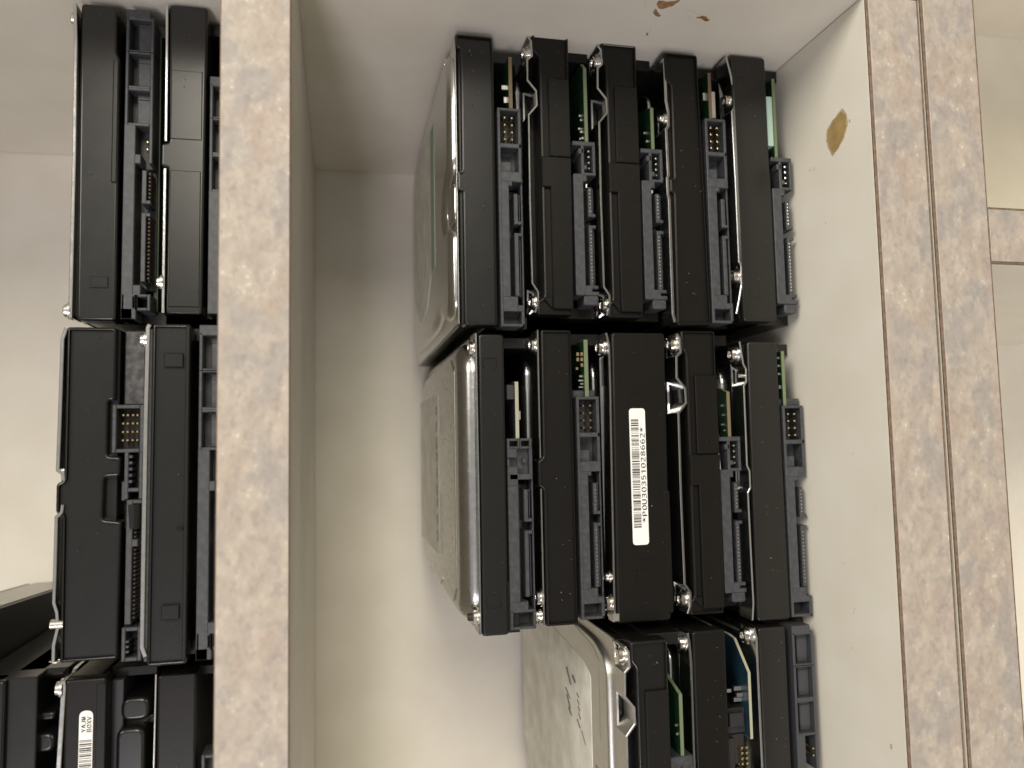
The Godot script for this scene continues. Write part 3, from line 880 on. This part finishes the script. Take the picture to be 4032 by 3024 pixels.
	screw(o, 3.6, 26.0, -4.8, 2.5, 2.3)
	board(o, [4, -10, 97, -10, 97, -60, 4, -70], 3.6, M.green_rim, M.green)
	conn_ladder(o, 0.6, 11.2, M.dark_grey, 54.0)

func conn_ladder(o: Node3D, u: float, t: float, m: Material, last := 101.0):
	# long housing with three deep windows before the connector slot
	var s := Shape.new()
	var b := t - 8.4
	bx(s, u, u + 3.2, b + 1.2, t)
	for a in [[3.3, 13.4], [14.6, 25.2], [26.8, 37.4]]:
		frame(s, u + a[0], u + a[1], b + 1.0, t - 1.0, 0.95, -6.0)
		bx(s, u + a[0], u + a[1], b + 1.0, t - 3.2, -2.6, -7.0)
		bx(s, u + a[0] + 1.5, u + a[0] + 2.0, b + 1.2, t - 3.4, -2.2, -5.0, 0.1)
	bx(s, u + 38.0, last, t - 3.4, t)
	bx(s, u + 38.0, u + 50.4, b, b + 1.0)
	bx(s, u + 38.0, u + 50.4, b + 0.8, t - 3.2, -6.5, -9.0)
	if last > 60:
		bx(s, u + 47.6, u + 50.6, t - 5.0, t - 3.2)
		bx(s, u + 50.0, u + 90, b, t - 3.2, -8.2, -9.0)
		tongues(s, u + 51.4, t)
		bx(s, u + 89.6, u + 93.0, t - 5.6, t - 3.2)
		frame(s, u + 93.4, u + 96.8, t - 3.9, t - 1.0, 0.9, -7.0)
		frame(s, u + 93.4, u + 96.8, t - 7.6, t - 4.8, 0.9, -7.0)
		bx(s, u + 97.0, u + 100.4, t - 4.4, t)
	var c := obj("connector", s, m, o)
	pins(c, [u + 43.2, u + 45.6], [t - 6.8], M.gold, -0.6, -7.0)
	if last > 60:
		var us := []
		for i in 8: us.append(u + 53.6 + i * 1.27)
		for i in 16: us.append(u + 68.2 + i * 1.27)
		pins(c, us, [t - 7.6], M.contact, -0.8, -6.0, 0.42, "slot_contacts")

func stack_u():
	var g := "drives on the upper shelf beside the panel"
	var o := drive("upper drive on the high shelf beside the panel, broad black front and ladder-like housing", g, -2.9, 223.2, -31.9)
	body(o, rnd(fr([0, 14.6, 15.6, 14.4, 17.4, 13.4, 88, 13.2, 101.6, 13.2, 101.6, 24.3, 0, 25.2]), 1.4), 13.0, 25.9, M.black, true, func(s: Shape):
		bx(s, 87.9, 91.4, 15.6, 20.7, 0.42, -1.0, 0.14)
		s.prism(rnd(rect(18.0, 13.6, 58.0, 15.4), 0.8), 73.5 + 0.5, 73.0, 0.4))
	cover(o, [0.6, 27.4, 14, 26.9, 50, 26.6, 101, 26.6], 26.3, 1.0, 0.2, M.steel)
	screw(o, 4.2, 26.9, -3.0, 2.1, 1.7)
	screw(o, 98.4, 26.6, -2.4, 2.1, 1.8)
	board(o, [4, -9, 97, -9, 97, -60, 4, -70], 4.4, M.green_rim, M.green)
	conn_ladder(o, 0.6, 11.9, M.grey)
	o = drive("lower drive on the high shelf beside the panel, partly hidden by the shelf edge", g, -1.1, 199.7, -30.8)
	body(o, rnd(fr([0, 10.6, 101.4, 11.4, 101.4, 22.2, 54.2, 22.0, 54.0, 24.2, 46.2, 24.2, 46.0, 21.8, 0, 22.4]), 1.2), 10.8, 22.0, M.black, true, func(s: Shape):
		bx(s, 22, 44.8, 12.0, 21.4, 0.25, -1.0, 0.25)
		bx(s, 55, 99, 12.2, 21.4, 0.25, -1.0, 0.25))
	cover(o, [0.6, 23.6, 20, 23.4, 45.6, 23.3], 23.4, 0.9, -0.1, M.steel)
	var s := Shape.new()
	s.prism(sheet([54.4, 23.4, 78, 23.4, 101, 23.4], 0.9), 73.5, 66.0, 0.15)
	obj("cover_plate", s, M.steel, o)
	screw(o, 91.0, 23.4, -1.8, 2.0, 1.7)
	conn_ladder(o, 23.0, 9.8, M.grey, 101.0)

func stack_v():
	var g := "drives in the middle pair on the upper shelf"
	var o := drive("upper drive of the middle high pair, notched black front with many gold pins", g, -105.6, 225.7, -31.6)
	var out := rnd(fr([1.0, 10.4, 23.6, 10.4, 23.8, 12.3, 40.6, 12.3, 41.0, 8.4, 47.0, 8.6, 47.2, 13.0, 59.8, 13.2, 60.6, 7.9, 87.4, 8.2, 101.6, 8.3, 101.6, 24.2, 58.4, 24.5, 57.4, 26.3, 48.6, 26.3, 47.8, 24.3, 1.0, 24.4]), 1.0)
	body(o, out, 8.6, 24.0, M.black, false, func(q: Shape):
		bx(q, 97.1, 101.0, 0.4, 9.6, -6.0, -147.0)
		bx(q, 1.2, 6.0, 0.4, 11.0, -14.0, -147.0)
		q.prism(rnd(rect(1.6, 14.0, 99.8, 24.6), 1.0), 70.0, -73.5, 0.2))
	cover(o, [1.2, 25.0, 4.8, 26.0, 30, 26.2, 44.8, 26.4, 46.0, 24.9, 48.0, 24.8], 25.6, 1.0, 0.1, M.steel)
	var s := Shape.new()
	s.prism(sheet([55.0, 24.8, 57.0, 25.0, 58.4, 26.4, 75, 26.4, 84, 26.5, 87, 25.6, 91, 25.3, 96, 26.3, 101.2, 26.3], 0.9), 73.5 + 0.1, 66.0, 0.15)
	obj("cover_plate", s, M.steel, o)
	s = Shape.new()
	s.lathe([0, 2.3, 1.5, 2.3, 1.5, -1.2], Vector3(50.8 - 90.4, 24.6, 72.4))
	obj("screw", s, M.screw, o)
	bx_part(o, "underside_casting", M.shield, 1.6, 25.0, 2.6, 8.6, -3.0, -70.0)
	bx_part(o, "underside_casting", M.black, 47.0, 59.6, 5.0, 12.8, -10.0, -70.0)
	s = Shape.new()
	s.t = Transform3D(Basis(Vector3(0, 1, 0), Vector3(-1, 0, 0), Vector3(0, 0, 1)), Vector3(50.8 - 55.6, 5.0, 71.0))
	s.lathe([0, 7.4, 2.6, 7.4, 2.8, 0], Vector3.ZERO)
	obj("motor_boss", s, M.black, o)
	s = Shape.new()
	frame(s, 26.2, 38.6, 3.2, 9.9, 1.15, -8.0)
	bx(s, 39.6, 54.0, 6.2, 7.4)
	for i in 5: bx(s, 40.6 + i * 1.9, 41.5 + i * 1.9, 5.2, 6.4, -0.3, -6.0, 0.15)
	bx(s, 39.7, 54.0, 2.2, 3.2)
	bx(s, 39.7, 51.0, 3.0, 6.3, -7.0, -9.0)
	bx(s, 50.6, 51.8, 3.0, 6.4)
	bx(s, 48.6, 54.4, 7.0, 8.2, -0.6)
	bx(s, 54.2, 91.6, 4.8, 6.6)
	bx(s, 54.2, 91.0, 1.6, 4.9, -7.6, -9.0)
	bx(s, 54.2, 55.4, 2.2, 4.9)
	bx(s, 66.2, 68.4, 3.2, 5.0)
	frame(s, 93.6, 101.4, 2.8, 6.2, 1.1, -7.0)
	for i in 3: bx(s, 96.4 + i * 1.5, 97.1 + i * 1.5, 5.3, 6.3, -0.3, -4.0, 0.12)
	var c := obj("connector", s, M.grey, o)
	pins(c, [28.2, 30.8, 33.4, 36.0], [4.1, 5.4, 6.9, 8.2], M.gold)
	var us := []
	for i in 8: us.append(56.6 + i * 1.27)
	for i in 17: us.append(69.4 + i * 1.27)
	pins(c, us, [4.2], M.contact, -0.6, -6.0, 0.42, "slot_contacts")
	# lower
	o = drive("lower drive of the middle high pair, plain black front with a silver lid line", g, -106.2, 199.7, -23.0)
	body(o, rnd(fr([0.4, 13.3, 101.8, 13.3, 101.8, 24.4, 0.4, 24.2]), 1.0), 13.4, 24.2, M.black, true, func(q: Shape):
		bx(q, 1.0, 100.6, 13.6, 14.6, 0.2, -1.0, 0.2)
		q.prism(rect(9.4, 15.4, 13.6, 20.7), 73.5 + 0.22, 73.0, 0.2)
		q.prism(rect(84.4, 15.6, 88.6, 20.4), 73.5 + 0.22, 73.0, 0.2)
		bx(q, 61.6, 62.3, 14.8, 16.6, 0.3, -1.0, 0.25))
	cover(o, [0.4, 25.4, 1.6, 26.0, 30, 26.2, 60, 26.2, 96, 26.2, 99.0, 25.2], 25.6, 1.15, 0.3, M.steel)
	screw(o, 5.2, 26.0, -2.2, 2.0, 1.8)
	s = Shape.new()
	bx(s, 2.0, 100.4, 24.2, 25.2, -0.8, -6.0, 0.1)
	obj("gasket", s, M.grey, o)
	conn_ladder(o, 0.6, 10.8, M.grey)

func stack_w():
	var g := "drives in the pile on the upper shelf farthest from the panel"
	var o := drive("barcoded drive in the far high pile, rounded white sticker YAJM on its front", g, -211.3, 224.7, -33.7)
	body(o, rnd(fr([1.4, 12.6, 101.6, 12.6, 101.6, 24.2, 1.4, 24.2]), 1.2), 12.6, 24.0, M.black_b, false, func(q: Shape):
		bx(q, 1.0, 4.0, 0.4, 13.6, -9.0, -147.0)
		bx(q, 97, 101, 0.4, 13.6, -9.0, -147.0)
		q.prism(rnd(rect(3, 12.8, 100, 15.4), 0.8), 73.5 + 0.2, 73.0, 0.2))
	cover(o, [1.6, 25.4, 3.7, 25.2, 26, 26.0, 60, 26.0, 101, 26.0], 25.6, 1.3, 0.0, M.steel)
	screw(o, 4.2, 25.2, -2.0, 2.1, 1.9)
	var st := sticker(o, rnd(rect(10.7, 16.2, 62.0, 20.0), 1.85, 6), M.paper)
	bars(st, 19.2, 52.0, 16.45, 19.8, 91, 0.2)
	print_text(st, "YAJM", Vector3(50.8 - 14.7, 18.78, 73.5 + 0.13), 4.5, 1.2, M.ink)
	print_text(st, "B0XV", Vector3(50.8 - 14.7, 17.22, 73.5 + 0.13), 4.5, 1.25, M.ink)
	underside(o, 1)
	o = drive("lowest drive in the far high pile, plain black front half hidden by the shelf edge", g, -213.3, 199.7, -36.1)
	body(o, rnd(fr([0.8, 12.6, 101.6, 12.6, 101.6, 24.0, 0.8, 24.0]), 1.2), 12.6, 24.0, M.black_b, false, func(q: Shape):
		bx(q, 1.0, 4.0, 0.4, 13.6, -9.0, -147.0)
		bx(q, 97, 101, 0.4, 13.6, -9.0, -147.0))
	cover(o, [0.4, 24.8, 27, 25.0, 101, 25.0], 24.9, 0.6, 0.0, M.steel)
	var s := Shape.new()
	frame(s, 27.0, 40.0, 4.0, 10.0, 1.0, -6.0)
	obj("connector", s, M.grey, o)
	o = drive("third drive up in the far high pile, its drilled black side facing the panel", g, -211.3, 250.7, -33.0)
	body(o, rnd(fr([0.0, 13.8, 101.6, 13.8, 101.6, 25.0, 0.0, 25.0]), 1.2), 13.4, 25.4, M.black, false, func(q: Shape):
		q.prism(rnd(rect(0.0, 6.0, 100.6, 25.6), 1.0), 71.5, -73.5, 0.3)
		bx(q, 0.0, 3.0, 0.3, 14.0, -9.6, -147.0, 1.2)
		bx(q, 97, 101, 0.4, 14.0, -9.6, -147.0))
	cover(o, [0.4, 26.0, 27, 26.0, 101, 26.0], 26.0, 0.7, 0.0, M.steel)
	side_holes(o, 0.0)
	underside(o, 2)
	o = drive("topmost drive lying askew on the far high pile, pale drilled side", g, -197.0, 277.3, -12.0, 0.062)
	body(o, rnd(fr([0.0, 12.8, 101.6, 12.8, 101.6, 25.0, 0.0, 25.0]), 1.2), 12.4, 25.4, M.cast, false, func(q: Shape):
		bx(q, 0.0, 101.6, 3.0, 14.0, -9.6, -147.0, 1.2))
	cover(o, [0.4, 26.0, 27, 26.0, 101, 26.0], 26.0, 0.7, 0.0, M.steel)
	bx_part(o, "base_cover", M.chip, 0.2, 100.6, 0.4, 3.0, -9.0, -146.0)
	side_holes(o, 0.0)

func side_holes(o: Node3D, u: float):
	for w in [-10.0, -51.4, -111.0]:
		var s := Shape.new()
		s.t = Transform3D(Basis(Vector3(0, -1, 0), Vector3(1, 0, 0), Vector3(0, 0, 1)), Vector3(50.8 - u, 6.35, 73.5 + w - 9.0))
		s.lathe([0, -0.6, 1.3, -0.4, 1.5, 0.12, 2.2, 0.1, 2.3, -0.2], Vector3.ZERO)
		obj("screw_hole", s, M.screw, o)

func underside(o: Node3D, k: int):
	var s := Shape.new()
	bx(s, 4.0, 97.0, 9.4, 13.2, -6.0, -146.0)
	obj("underside_casting", s, M.charcoal, o)
	s = Shape.new()
	var hump := func(u0, u1, v0, v1, w, r): s.pillow(rnd(rect(u0, v0, u1, v1), 3.0, 6), 73.5 + w - r, r, r, 4); s.prism(rnd(rect(u0, v0, u1, v1), 3.0, 6), 73.5 + w - r, 40.0, 0.0)
	if k == 1:
		hump.call(9.6, 16.6, 1.6, 10.0, -5.0, 1.3)
		hump.call(18.2, 44.0, 2.4, 10.8, -3.4, 1.3)
		hump.call(16.0, 19.0, 1.0, 11.6, -9.0, 0.8)
	else:
		hump.call(11.8, 14.2, 2.4, 9.8, -6.0, 0.8)
		hump.call(17.6, 23.4, 1.8, 10.0, -5.0, 1.3)
	obj("power_socket", s, M.black, o)

func lamp(label: String, at: Vector3, aim: Vector3, size: Vector2, energy: float, c: Color):
	var o := Node3D.new()
	o.name = numbered("ceiling_lamp")
	tag(o, label, "lamp", "fluorescent lamps of the room in front of the cabinet")
	add_child(o)
	o.look_at_from_position(at, aim)
	var m := MeshInstance3D.new()
	m.name = "lamp_panel"
	var b := BoxMesh.new()
	b.size = Vector3(size.x, size.y, 0.04)
	var k := mat(Color(0.9, 0.9, 0.88), 0.6)
	k.emission_enabled = true
	k.emission = c
	k.emission_energy_multiplier = 0.8
	b.material = k
	m.mesh = b
	m.position.z = 0.025
	o.add_child(m)
	var l := AreaLight3D.new()
	l.name = "light"
	l.area_size = size
	l.light_energy = energy
	l.light_color = c
	l.area_range = 12.0
	l.shadow_enabled = true
	o.add_child(l)

func room_floor():
	var s := Shape.new()
	wbox(s, -3500, 3500, -1010, -1000, -400, 5000)
	var o := obj("floor", s, M.carpet)
	struct(o)

func _ready():
	var cam := Camera3D.new()
	cam.name = "camera"
	var at := CameraAttributesPhysical.new()
	at.frustum_focal_length = 24.06
	at.frustum_focus_distance = 0.258
	at.frustum_near = 0.01
	at.frustum_far = 20.0
	at.exposure_aperture = 9.5
	cam.attributes = at
	cam.fov = 53.02
	cam.near = 0.01
	cam.far = 20.0
	cam.transform = Transform3D(Basis(Vector3(-0.0195263, -0.9762131, 0.2159322), Vector3(0.99687569, -0.00247687, 0.07894766), Vector3(-0.0765349, 0.21679911, 0.97321146)).orthonormalized(), Vector3(-0.144765, 0.168232, 0.2255026))
	add_child(cam)
	cam.make_current()
	var e := Environment.new()
	e.background_mode = Environment.BG_COLOR
	e.background_color = lin(0.48, 0.462, 0.442)
	e.tonemap_mode = Environment.TONE_MAPPER_LINEAR
	e.tonemap_exposure = 1.0
	e.sdfgi_enabled = true
	e.ssao_enabled = true
	e.ssil_enabled = true
	var we := WorldEnvironment.new()
	we.name = "world"
	we.environment = e
	add_child(we)
	var mid := Vector3(-0.12, 0.10, 0.0)
	lamp("long warm fluorescent panel across the room, on the stained panel's side", mid + Vector3(3.083, 0.419, 5.130), mid, Vector2(3.1, 1.4), 17.5, lin(0.98, 0.915, 0.77))
	lamp("paler fluorescent panel across the room, on the open side of the shelves", mid + Vector3(-3.462, 1.145, 4.765), mid, Vector2(2.2, 1.0), 13.0, lin(0.96, 0.90, 0.97))
	lamp("ceiling fluorescent panel high above the space in front of the cabinet", mid + Vector3(1.080, 1.740, 1.602), mid, Vector2(1.2, 0.9), 4.6, lin(1.0, 0.94, 0.84))
	make_materials()
	room_floor()
	cabinet()
	stack_a()
	stack_b()
	stack_c()
	stack_u()
	stack_v()
	stack_w()
